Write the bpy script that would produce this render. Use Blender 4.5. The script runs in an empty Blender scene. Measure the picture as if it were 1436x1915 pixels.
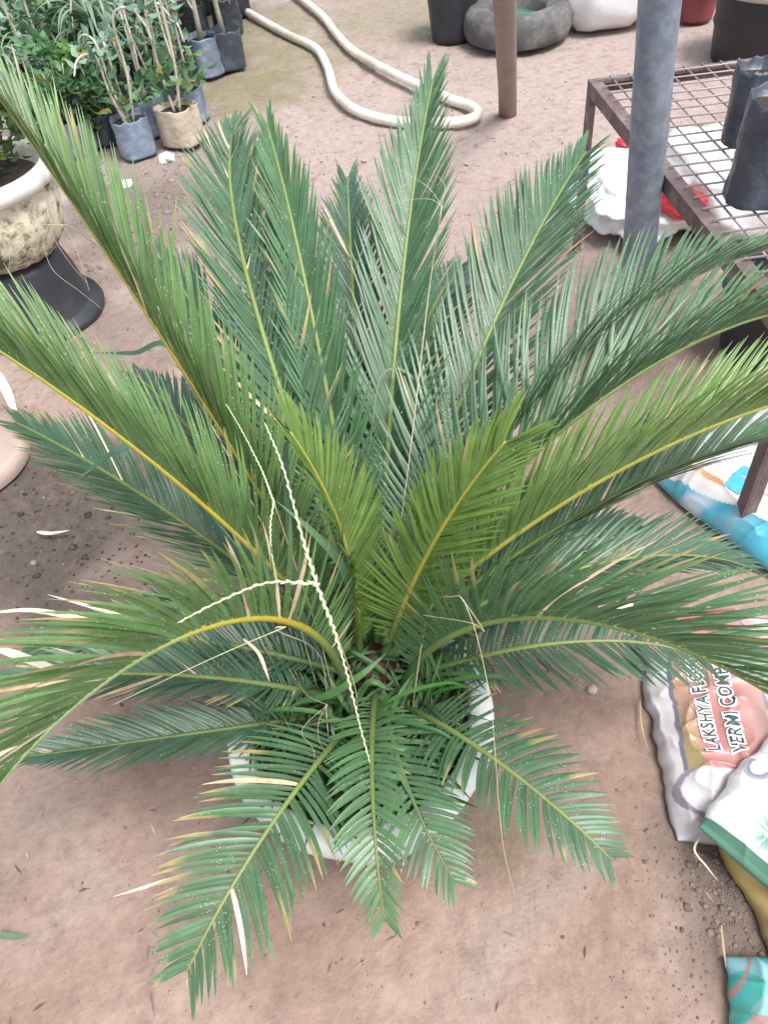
import bpy, bmesh, math, random
import numpy as np
from mathutils import Vector, Matrix, noise
R = math.radians
rng = random.Random(7)
COL = bpy.context.scene.collection
SC = bpy.context.scene

# ------------------------------------------------------------------ camera
F_PX, W_PX, H_PX = 1447.0, 1436.0, 1915.0
PITCH, ROLL, EYE = R(47), R(7.5), 1.6
FWD = Vector((0, math.cos(PITCH), -math.sin(PITCH)))
DWN = Vector((0, -math.sin(PITCH), -math.cos(PITCH)))
RGT = Vector((1, 0, 0))
cr, sr = math.cos(ROLL), math.sin(ROLL)
CAM = Vector((0, 0, EYE))
cam_d = bpy.data.cameras.new('camera')
cam = bpy.data.objects.new('camera', cam_d)
COL.objects.link(cam)
cam_d.sensor_fit = 'VERTICAL'
cam_d.sensor_height = 24.0
cam_d.lens = 24.0 * F_PX / H_PX
cam_d.clip_start, cam_d.clip_end = 0.02, 500
right = RGT * cr + DWN * sr
up = RGT * sr - DWN * cr
m = Matrix((right, up, -FWD)).transposed().to_4x4()
m.translation = CAM
cam.matrix_world = m
SC.camera = cam

# ------------------------------------------------------------------ light
world = bpy.data.worlds.new('World')
SC.world = world
world.use_nodes = True
wn, wl = world.node_tree.nodes, world.node_tree.links
bg = wn['Background']
sky = wn.new('ShaderNodeTexSky')
sky.sky_type = 'NISHITA'
sky.sun_disc = False
SUN_EL, SUN_AZ = R(64), R(140)          # azimuth measured from +Y towards +X
sky.sun_elevation, sky.sun_rotation = SUN_EL, SUN_AZ
sky.air_density, sky.dust_density = 1.0, 3.0
hs = wn.new('ShaderNodeHueSaturation')   # thin overcast: the blue is washed out
hs.inputs['Saturation'].default_value = 0.38
wl.new(sky.outputs[0], hs.inputs['Color'])
wl.new(hs.outputs[0], bg.inputs['Color'])
bg.inputs['Strength'].default_value = 0.14
sun_d = bpy.data.lights.new('sun', 'SUN')
sun_d.energy, sun_d.angle, sun_d.color = 1.75, R(22), (1.0, 0.97, 0.92)
sun = bpy.data.objects.new('sun', sun_d)
COL.objects.link(sun)
sd = Vector((math.sin(SUN_AZ) * math.cos(SUN_EL), math.cos(SUN_AZ) * math.cos(SUN_EL), math.sin(SUN_EL)))
sun.rotation_euler = (-sd).to_track_quat('-Z', 'Y').to_euler()
sun.location = sd * 20
vs = SC.view_settings
vs.view_transform, vs.look, vs.exposure, vs.gamma = 'Standard', 'None', 0.9, 1.0
SC.cycles.max_bounces = 8
SC.cycles.transparent_max_bounces = 8


# ------------------------------------------------------------------ helpers
def at(px, py, z=0.0):
    """the point of the place, at height z, seen at that spot of the photograph"""
    a, b = px - W_PX / 2, py - H_PX / 2
    u, v = a * cr - b * sr, a * sr + b * cr
    d = RGT * (u / F_PX) + DWN * (v / F_PX) + FWD
    return CAM + d * ((z - EYE) / d.z)


def tag(o, label=None, cat=None, group=None, kind=None):
    if label: o['label'] = label
    if cat: o['category'] = cat
    if group: o['group'] = group
    if kind: o['kind'] = kind
    return o


def empty(name, loc=(0, 0, 0), rz=0.0):
    o = bpy.data.objects.new(name, None)
    COL.objects.link(o)
    o.location = loc
    o.rotation_euler = (0, 0, rz)
    o.empty_display_size = 0.05
    return o


def link(name, me, parent=None):
    o = bpy.data.objects.new(name, me)
    COL.objects.link(o)
    o.parent = parent
    return o


class MB:
    """collects shapes; build() makes ONE mesh object of them"""
    def __init__(s):
        s.v, s.f, s.c, s.mi = [], [], [], []

    def add(s, vs_, fs, col=None, mi=0):
        n = len(s.v)
        s.v += [tuple(p) for p in vs_]
        s.f += [tuple(i + n for i in f) for f in fs]
        s.mi += [mi] * len(fs)
        s.c += [col or (1, 1, 1)] * len(vs_) if not isinstance(col, list) else col

    def tube(s, pts, rad, sides=8, cap=True, col=None, mi=0, ridge=None):
        pts = [Vector(p) for p in pts]
        n = len(pts)
        if not hasattr(rad, '__len__'): rad = [rad] * n
        vs_, fs = [], []
        nrm = None
        for i, p in enumerate(pts):
            t = (pts[min(i + 1, n - 1)] - pts[max(i - 1, 0)]).normalized()
            if nrm is None:
                nrm = t.orthogonal().normalized()
            else:
                nrm = (nrm - t * nrm.dot(t)).normalized()
            bn = t.cross(nrm)
            for k in range(sides):
                a = 2 * math.pi * k / sides
                r = rad[i] * (ridge(i, k) if ridge else 1)
                vs_.append(p + (nrm * math.cos(a) + bn * math.sin(a)) * r)
        for i in range(n - 1):
            for k in range(sides):
                k2 = (k + 1) % sides
                fs.append((i * sides + k, i * sides + k2, (i + 1) * sides + k2, (i + 1) * sides + k))
        if cap:
            fs.append(tuple(range(sides - 1, -1, -1)))
            fs.append(tuple((n - 1) * sides + k for k in range(sides)))
        s.add(vs_, fs, col, mi)
        return s

    def lathe(s, prof, n=40, wob=None, col=None, mi=0, c=(0, 0, 0)):
        vs_, fs = [], []
        for j, (r, z) in enumerate(prof):
            for k in range(n):
                a = 2 * math.pi * k / n
                q = r * (wob(a, j, z) if wob else 1)
                vs_.append((c[0] + q * math.cos(a), c[1] + q * math.sin(a), c[2] + z))
        for j in range(len(prof) - 1):
            for k in range(n):
                k2 = (k + 1) % n
                fs.append((j * n + k, j * n + k2, (j + 1) * n + k2, (j + 1) * n + k))
        s.add(vs_, fs, col, mi)
        return s

    def box(s, c, d, rot=None, col=None, mi=0):
        c = Vector(c)
        vs_ = []
        for x in (-1, 1):
            for y in (-1, 1):
                for z in (-1, 1):
                    p = Vector((x * d[0] / 2, y * d[1] / 2, z * d[2] / 2))
                    if rot: p = rot @ p
                    vs_.append(c + p)
        s.add(vs_, [(0, 1, 3, 2), (4, 6, 7, 5), (0, 4, 5, 1), (2, 3, 7, 6), (0, 2, 6, 4), (1, 5, 7, 3)], col, mi)
        return s

    def mesh(s, name, mats, smooth=True, color=False):
        me = bpy.data.meshes.new(name)
        me.from_pydata(s.v, [], s.f)
        for mt in (mats if isinstance(mats, (list, tuple)) else [mats]): me.materials.append(mt)
        if any(s.mi): me.polygons.foreach_set('material_index', s.mi)
        if smooth: me.polygons.foreach_set('use_smooth', [True] * len(s.f))
        if color:
            a = me.color_attributes.new('tint', 'FLOAT_COLOR', 'POINT')
            a.data.foreach_set('color', [x for c in s.c for x in (c[0], c[1], c[2], 1.0)])
        me.update()
        return me

    def build(s, name, mats, parent=None, smooth=True, color=False):
        return link(name, s.mesh(name, mats, smooth, color), parent)


def spline(pts, n=8):
    """Catmull-Rom through points"""
    P = [Vector(p) for p in pts]
    P = [P[0] * 2 - P[1]] + P + [P[-1] * 2 - P[-2]]
    out = []
    for i in range(1, len(P) - 2):
        a, b, c, d = P[i - 1:i + 3]
        for k in range(n):
            t = k / n
            out.append(0.5 * ((2 * b) + (c - a) * t + (2 * a - 5 * b + 4 * c - d) * t * t + (3 * b - a - 3 * c + d) * t ** 3))
    out.append(P[-2])
    return out


def lerp(a, b, t): return a + (b - a) * t
def mix3(a, b, t): return tuple(lerp(x, y, t) for x, y in zip(a, b))
def sstep(a, b, x):
    t = min(1, max(0, (x - a) / (b - a)))
    return t * t * (3 - 2 * t)


# ------------------------------------------------------------------ materials
def material(name, col, rough=0.7, var=0.25, scale=12.0, bump=0.2, bscale=60.0, metal=0.0, second=None, thr=(0.45, 0.65),
             tint=False, trans=0.0, spec=0.5, specks=None, obj_coord=True, sheen=0.0):
    mt = bpy.data.materials.new(name)
    mt.use_nodes = True
    N, L = mt.node_tree.nodes, mt.node_tree.links
    b = N['Principled BSDF']
    out = N['Material Output']
    tc = N.new('ShaderNodeTexCoord')
    src = tc.outputs['Object']
    n1 = N.new('ShaderNodeTexNoise')
    n1.inputs['Scale'].default_value = scale
    n1.inputs['Detail'].default_value = 6
    n1.inputs['Roughness'].default_value = 0.62
    L.new(src, n1.inputs['Vector'])
    if tint:
        at_ = N.new('ShaderNodeAttribute')
        at_.attribute_name = 'tint'
        base = at_.outputs['Color']
    else:
        rgb = N.new('ShaderNodeRGB')
        rgb.outputs[0].default_value = (*col, 1)
        base = rgb.outputs[0]
    if second:
        rp = N.new('ShaderNodeMapRange')
        rp.inputs['From Min'].default_value, rp.inputs['From Max'].default_value = thr
        n2 = N.new('ShaderNodeTexNoise')
        n2.inputs['Scale'].default_value = scale * 0.45
        n2.inputs['Detail'].default_value = 8
        n2.inputs['Roughness'].default_value = 0.7
        L.new(src, n2.inputs['Vector'])
        L.new(n2.outputs['Fac'], rp.inputs['Value'])
        mx = N.new('ShaderNodeMix')
        mx.data_type = 'RGBA'
        L.new(rp.outputs[0], mx.inputs['Factor'])
        L.new(base, mx.inputs['A'])
        mx.inputs['B'].default_value = (*second, 1)
        base = mx.outputs['Result']
    mr = N.new('ShaderNodeMapRange')
    mr.inputs['From Min'].default_value, mr.inputs['From Max'].default_value = 0.25, 0.75
    mr.inputs['To Min'].default_value, mr.inputs['To Max'].default_value = 1 - var, 1 + var
    L.new(n1.outputs['Fac'], mr.inputs['Value'])
    mul = N.new('ShaderNodeVectorMath')
    mul.operation = 'SCALE'
    L.new(base, mul.inputs[0])
    L.new(mr.outputs[0], mul.inputs['Scale'])
    colour = mul.outputs[0]
    if specks:
        sc_, th, sc_col = specks
        vo = N.new('ShaderNodeTexVoronoi')
        vo.inputs['Scale'].default_value = sc_
        L.new(src, vo.inputs['Vector'])
        vr = N.new('ShaderNodeMapRange')
        vr.inputs['From Min'].default_value, vr.inputs['From Max'].default_value = th, th * 0.6
        L.new(vo.outputs['Distance'], vr.inputs['Value'])
        wn_ = N.new('ShaderNodeTexNoise')
        wn_.inputs['Scale'].default_value = sc_ * 0.12
        L.new(src, wn_.inputs['Vector'])
        w2 = N.new('ShaderNodeMapRange')
        w2.inputs['From Min'].default_value, w2.inputs['From Max'].default_value = 0.5, 0.58
        L.new(wn_.outputs['Fac'], w2.inputs['Value'])
        mm = N.new('ShaderNodeMath')
        mm.operation = 'MULTIPLY'
        L.new(vr.outputs[0], mm.inputs[0])
        L.new(w2.outputs[0], mm.inputs[1])
        m3 = N.new('ShaderNodeMix')
        m3.data_type = 'RGBA'
        L.new(mm.outputs[0], m3.inputs['Factor'])
        L.new(colour, m3.inputs['A'])
        m3.inputs['B'].default_value = (*sc_col, 1)
        colour = m3.outputs['Result']
    L.new(colour, b.inputs['Base Color'])
    b.inputs['Roughness'].default_value = rough
    b.inputs['Metallic'].default_value = metal
    b.inputs['Specular IOR Level'].default_value = spec
    if bump:
        nb = N.new('ShaderNodeTexNoise')
        nb.inputs['Scale'].default_value = bscale
        nb.inputs['Detail'].default_value = 7
        L.new(src, nb.inputs['Vector'])
        bp = N.new('ShaderNodeBump')
        bp.inputs['Strength'].default_value = bump
        bp.inputs['Distance'].default_value = 0.01
        L.new(nb.outputs['Fac'], bp.inputs['Height'])
        L.new(bp.outputs[0], b.inputs['Normal'])
    if trans:
        tr = N.new('ShaderNodeBsdfTranslucent')
        hsn = N.new('ShaderNodeHueSaturation')
        hsn.inputs['Hue'].default_value = 0.47
        hsn.inputs['Saturation'].default_value = 1.1
        hsn.inputs['Value'].default_value = 1.7
        L.new(colour, hsn.inputs['Color'])
        L.new(hsn.outputs[0], tr.inputs['Color'])
        ms = N.new('ShaderNodeMixShader')
        ms.inputs[0].default_value = trans
        L.new(b.outputs[0], ms.inputs[1])
        L.new(tr.outputs[0], ms.inputs[2])
        L.new(ms.outputs[0], out.inputs['Surface'])
    return mt


M = {}
M['ground'] = material('packed_soil', (0.3, 0.22, 0.19), 0.95, 0.16, 34, 0.6, 60, tint=True, spec=0.15, second=(.2, .14, .112), thr=(.52, .78))
M['leaf'] = material('cycad_leaflet', (0, 0, 0), 0.4, 0.22, 30, 0.0, tint=True, trans=0.22, spec=0.65,
                     specks=(210, 0.22, (0.5, 0.55, 0.42)))
M['rachis'] = material('frond_rib', (0, 0, 0), 0.45, 0.12, 30, 0.1, 150, tint=True)
M['dry'] = material('dry_leaflet', (0.62, 0.5, 0.34), 0.75, 0.3, 40, 0.1, 150, second=(0.35, 0.24, 0.12), thr=(0.5, 0.75))
M['bleached'] = material('bleached_leaflet', (0.78, 0.68, 0.52), 0.75, 0.15, 40, 0.1, 150)
M['caudex'] = material('caudex_fibre', (0.085, 0.032, 0.022), 0.9, 0.5, 60, 0.8, 90)
M['cement'] = material('white_cement', (0.72, 0.73, 0.74), 0.8, 0.12, 9, 0.25, 70, second=(0.42, 0.41, 0.38), thr=(0.55, 0.8))
M['potsoil'] = material('pot_soil', (0.055, 0.04, 0.03), 0.95, 0.6, 40, 0.9, 80)
M['grass'] = material('weed_leaf', (0, 0, 0), 0.5, 0.2, 40, 0.05, 100, tint=True, trans=0.25)
M['straw'] = material('dry_stalk', (0.62, 0.55, 0.38), 0.8, 0.2, 40, 0.1, 100)
M['spike'] = material('seed_spike', (0.6, 0.66, 0.42), 0.75, 0.2, 90, 0.2, 200)
M['hose'] = material('cream_hose', (0.76, 0.73, 0.64), 0.5, 0.12, 6, 0.1, 30, second=(0.42, 0.34, 0.25), thr=(0.5, 0.72))
M['galv'] = material('grey_pipe', (0.22, 0.27, 0.35), 0.55, 0.35, 26, 0.15, 50, metal=0.35, second=(0.33, 0.36, 0.42), thr=(0.45, 0.7))
M['postwood'] = material('brown_post', (0.27, 0.2, 0.18), 0.8, 0.15, 14, 0.2, 60)
M['rust'] = material('rusty_angle_iron', (0.17, 0.12, 0.12), 0.75, 0.3, 22, 0.25, 90, metal=0.2, second=(0.3, 0.25, 0.24), thr=(0.5, 0.7))
M['wire'] = material('mesh_wire', (0.42, 0.37, 0.36), 0.6, 0.2, 20, 0.1, 90, metal=0.3)
M['black'] = material('black_plastic', (0.022, 0.026, 0.034), 0.42, 0.25, 8, 0.08, 30, second=(0.06, 0.06, 0.065), thr=(0.5, 0.8))
M['drum'] = material('splashed_drum', (0.015, 0.015, 0.018), 0.5, 0.3, 8, 0.1, 40, specks=(22, 0.3, (0.45, 0.45, 0.45)))
M['growbag'] = material('black_grow_bag', (0.055, 0.066, 0.092), 0.34, 0.3, 14, 0.35, 45, second=(0.13, 0.15, 0.19), thr=(0.5, 0.75))
M['darkbag'] = material('dark_grow_bag', (0.03, 0.035, 0.045), 0.4, 0.3, 14, 0.4, 45, second=(0.07, 0.08, 0.1), thr=(0.5, 0.75))
M['greybag'] = material('grey_grow_bag', (0.2, 0.25, 0.33), 0.4, 0.3, 16, 0.4, 45, second=(0.38, 0.43, 0.5), thr=(0.5, 0.7))
M['creambag'] = material('cream_grow_bag', (0.5, 0.43, 0.34), 0.6, 0.2, 16, 0.4, 45, second=(0.32, 0.25, 0.19), thr=(0.5, 0.75))
M['tyre'] = material('dusty_rubber', (0.1, 0.1, 0.1), 0.85, 0.25, 12, 0.3, 70, second=(0.25, 0.24, 0.23), thr=(0.48, 0.7))
M['algae'] = material('green_water', (0.07, 0.22, 0.14), 0.3, 0.5, 14, 0.2, 30)
M['whitesack'] = material('white_woven_sack', (0.75, 0.75, 0.76), 0.6, 0.06, 10, 0.5, 16)
M['urn'] = material('cream_urn', (0.66, 0.6, 0.46), 0.8, 0.15, 26, 0.35, 60, second=(0.07, 0.065, 0.03), thr=(0.46, 0.6))
M['urnrim'] = material('urn_rim', (0.7, 0.69, 0.63), 0.75, 0.12, 14, 0.2, 60, second=(.36, .33, .26), thr=(.55, .75))
M['clay'] = material('beige_clay', (0.45, 0.35, 0.3), 0.8, 0.12, 9, 0.2, 50)
M['red'] = material('red_plastic', (0.6, 0.04, 0.05), 0.4, 0.15, 12, 0.1, 30)
M['darkred'] = material('maroon_plastic', (0.22, 0.05, 0.06), 0.5, 0.2, 12, 0.1, 30)
M['white'] = material('white_plastic', (0.8, 0.8, 0.8), 0.4, 0.05, 10, 0.3, 14)
M['print'] = material('printed_bag', (0, 0, 0), 0.36, 0.06, 14, 0.12, 30, tint=True)
M['ink'] = material('dark_print', (0.03, 0.07, 0.065), 0.5, 0.1, 30, 0)
M['inkwhite'] = material('white_print', (0.8, 0.78, 0.78), 0.45, 0.05, 30, 0)
M['inkcyan'] = material('cyan_print', (0.1, 0.5, 0.68), 0.45, 0.1, 60, 0)
M['bush'] = material('shrub_leaf', (0, 0, 0), 0.5, 0.2, 20, 0, tint=True, trans=0.2)
M['cane'] = material('pale_cane', (0.6, 0.55, 0.47), 0.7, 0.25, 25, 0.2, 80, second=(0.32, 0.27, 0.19), thr=(0.5, 0.7))
M['greenleaf'] = material('fallen_green_leaf', (.10, .18, .10), .6, .2, 30, 0)
M['stone'] = material('pebble', (0.42, 0.36, 0.33), 0.9, 0.2, 30, 0.3, 90)
M['litter'] = material('dead_leaf', (0.4, 0.3, 0.2), 0.85, 0.3, 30, 0.1, 90)

# ------------------------------------------------------------------ ground
PALM = Vector((-0.053, 0.756, 0))
POT = Vector((-0.095, 0.70, 0))
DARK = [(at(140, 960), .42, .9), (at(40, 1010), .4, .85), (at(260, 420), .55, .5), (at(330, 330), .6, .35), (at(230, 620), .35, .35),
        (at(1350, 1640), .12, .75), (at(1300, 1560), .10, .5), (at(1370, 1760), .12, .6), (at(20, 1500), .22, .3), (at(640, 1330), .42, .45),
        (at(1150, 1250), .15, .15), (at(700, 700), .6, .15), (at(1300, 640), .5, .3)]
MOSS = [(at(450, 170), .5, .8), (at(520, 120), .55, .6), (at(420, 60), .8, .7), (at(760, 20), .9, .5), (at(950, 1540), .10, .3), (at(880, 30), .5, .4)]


def ground_h(x, y):
    h = 0.018 * (noise.noise((x * 1.3, y * 1.3, 0)) + 0.5 * noise.noise((x * 3.7, y * 3.7, 4)))
    h += 0.006 * noise.noise((x * 13, y * 13, 8)) - 0.010 * max(0, noise.noise((x * 7, y * 5, 15)) - .25) + 0.0035 * noise.noise((x * 31, y * 31, 2))
    return h - 0.012


gx = np.concatenate([[-120, -60, -25, -12, -7], np.arange(-4.0, -1.5, 0.09), np.arange(-1.5, 1.3, 0.016), np.arange(1.3, 3.6, 0.09), [5, 8, 14, 30, 70, 120]])
gy = np.concatenate([[-60, -20, -8, -4, -2, -1, -.5, -.2], np.arange(0.0, 2.6, 0.016), np.arange(2.6, 6.0, 0.035), np.arange(6.0, 10.0, 0.12), [11, 13, 17, 25, 45, 90, 200]])
gv, gc = [], []
for y in gy:
    for x in gx:
        x, y = float(x), float(y)
        h = ground_h(x, y) if (abs(x) < 5 and -1 < y < 11) else -0.012
        n1 = noise.noise((x * 2.2, y * 2.2, 11))
        n2 = noise.noise((x * 6, y * 6, 3))
        c = mix3((0.28, 0.195, 0.157), (0.34, 0.247, 0.207), sstep(-.45, .4, n1 + .4 * n2))
        c = mix3(c, (0.33, 0.28, 0.235), 0.4 * sstep(0, .5, n2))
        c = mix3(c, (0.2, 0.145, 0.12), 0.5 * sstep(.25, .6, noise.noise((x * 1.7 + 9, y * 1.7, 21)) + .3 * n2))
        c = mix3(c, (0.40, 0.33, 0.305), sstep(1.2, 4.0, y) * .8)
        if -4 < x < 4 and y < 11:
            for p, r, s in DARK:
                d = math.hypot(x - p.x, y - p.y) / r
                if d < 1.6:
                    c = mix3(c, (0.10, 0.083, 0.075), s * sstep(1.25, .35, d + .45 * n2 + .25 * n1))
            for p, r, s in MOSS:
                d = math.hypot(x - p.x, y - p.y) / r
                if d < 1.6:
                    c = mix3(c, (0.22, 0.2, 0.12), s * sstep(1.3, .3, d + .4 * n2))
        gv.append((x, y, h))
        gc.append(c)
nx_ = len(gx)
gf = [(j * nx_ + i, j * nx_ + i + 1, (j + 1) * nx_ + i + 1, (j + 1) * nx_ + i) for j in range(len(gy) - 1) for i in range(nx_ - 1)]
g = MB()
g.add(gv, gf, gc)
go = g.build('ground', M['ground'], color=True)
tag(go, 'pinkish brown packed soil floor of the nursery yard', 'ground', kind='structure')


def blob(rad, seed, squash=0.6, sub=1):
    """small uneven clod as (verts, faces)"""
    bm = bmesh.new()
    bmesh.ops.create_icosphere(bm, subdivisions=sub, radius=1)
    vs_ = []
    for v in bm.verts:
        k = 1 + 0.45 * noise.noise(v.co * 1.4 + Vector((seed * 3.1, seed * 1.7, 0)))
        vs_.append((v.co.x * k * rad, v.co.y * k * rad, v.co.z * k * rad * squash))
    fs = [tuple(v.index for v in f.verts) for f in bm.faces]
    bm.free()
    return vs_, fs


BL = [blob(1, s) for s in range(6)]
cl = MB()
spots = [(at(1350, 1640), .10, 420, .0034), (at(1380, 1730), .08, 300, .0034), (at(1300, 1800), .16, 260, .0024), (at(140, 970), .35, 420, .006),
         (at(250, 400), .6, 420, .011), (at(900, 1780), .35, 160, .0022), (at(1200, 1500), .2, 90, .0026), (at(300, 1600), .3, 110, .0025),
         (at(1000, 330), 1.0, 120, .008), (at(60, 980), .25, 160, .007), (at(700, 1850), .75, 900, .0016), (at(250, 1650), .45, 500, .0018), (at(1150, 1450), .3, 350, .0018),
         (at(900, 250), 1.6, 500, .006), (at(300, 480), .8, 400, .006)]
for si, (p, r, n, s) in enumerate(spots):
    for i in range(n):
        x, y = rng.gauss(p.x, r * .6), rng.gauss(p.y, r * .6)
        if math.hypot(x - POT.x, y - POT.y) < .2: continue
        q = s * rng.uniform(.4, 1.0) * (2.2 if rng.random() < .06 else 1)
        v, f = BL[rng.randrange(6)]
        a = rng.random() * 6.28
        z = ground_h(x, y)
        c = mix3((0.15, 0.11, 0.09), (0.34, 0.26, 0.225), rng.random() ** .7)
        if si in (3, 9): c = mix3((.05, .04, .035), (.17, .135, .12), rng.random() ** 1.5)
        elif si < 3: c = tuple(k * .8 for k in c); q *= rng.choice((.5, .8, 1, 1.4))
        cl.add([(x + q * (vx * math.cos(a) - vy * math.sin(a)), y + q * (vx * math.sin(a) + vy * math.cos(a)), z + q * vz) for vx, vy, vz in v], f, c)
for i in range(260):                     # chaff, bits of leaf and twig trodden into the soil
    x, y = rng.uniform(-1.3, .95), .1 + 4.6 * rng.random() ** 1.8
    if math.hypot(x - POT.x, y - POT.y) < .2: continue
    a, l_, w_ = rng.random() * 6.28, rng.uniform(.004, .016) * (1 + .25 * y), rng.uniform(.0008, .0026) * (1 + .25 * y)
    dx, dy = math.cos(a) * l_, math.sin(a) * l_
    z = ground_h(x, y) + .0022
    c = rng.choice(((.42, .34, .22), (.12, .085, .06), (.2, .15, .1), (.3, .24, .18)))
    cl.add([(x - dx, y - dy, z), (x + dy / l_ * w_, y - dx / l_ * w_, z + .002), (x + dx, y + dy, z), (x - dy / l_ * w_, y + dx / l_ * w_, z + .001)], [(0, 1, 2, 3)], c)
tag(cl.build('soil_crumbs', M['ground'], color=True), 'loose crumbs of dark and pale soil scattered over the yard floor', 'soil', kind='stuff')

# ------------------------------------------------------------------ main pot
pr = empty('planter_pot', POT)
tag(pr, 'large round white cement pot holding the big sago palm', 'pot')
RT = .243
MB().lathe([(.0, .004), (.155, .004), (.165, .02), (.2, .16), (.222, .265), (.226, .275), (RT, .28), (RT + .004, .3), (RT, .322), (RT - .008, .329),
            (RT - .034, .328), (RT - .041, .318), (RT - .045, .29), (RT - .05, .24)], 72,
           wob=lambda a, j, z: 1 + .006 * math.sin(3 * a + 1) + .004 * math.sin(11 * a)).build('pot_body', M['cement'], pr)
so = MB()
ring = []
for j, r in enumerate([0, .05, .1, .15, .185, .2]):
    for k in range(40):
        a = 2 * math.pi * k / 40
        ring.append((r * math.cos(a), r * math.sin(a),   .29 + .016 * noise.noise((r * 18 * math.cos(a), r * 18 * math.sin(a), 5)) + .02 * (1 - r / .2)))
so.add(ring, [(j * 40 + k, j * 40 + (k + 1) % 40, (j + 1) * 40 + (k + 1) % 40, (j + 1) * 40 + k) for j in range(5) for k in range(40)])
so.build('soil', M['potsoil'], pr)

# ------------------------------------------------------------------ sago palm
palm = empty('sago_palm', (PALM.x, PALM.y, .28))
tag(palm, 'big sago palm with long arching feathery fronds in the white pot', 'palm')
cx = MB()
prof = [(0.02, .0), (.04, .0), (.047, .03), (.048, .06), (.044, .085), (.03, .11), (.015, .125), (.0, .127)]
cx.lathe(prof, 28, wob=lambda a, j, z: 1 + .08 * math.sin(9 * a + 2.2 * j))
cx.build('caudex', M['caudex'], palm)
sc_m = MB()
sc_m.add([(-.011, 0, 0), (.011, 0, 0), (.009, .006, .022), (0, .011, .036), (-.009, .006, .022), (0, .010, .012)],
         [(0, 1, 5), (1, 2, 5), (2, 3, 5), (3, 4, 5), (4, 0, 5)])
sc_me = sc_m.mesh('bark_scale', M['caudex'])
for j in range(5):
    for k in range(12):
        a = 2 * math.pi * (k + .5 * (j % 2)) / 12 + rng.uniform(-.06, .06)
        z = .01 + .022 * j
        r = [.042, .045, .045, .04, .03][j]
        o = link('bark_scale', sc_me, palm)
        o.location = (r * math.cos(a), r * math.sin(a), z)
        o.rotation_euler = (rng.uniform(-.3, .1), 0, a - math.pi / 2)

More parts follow.
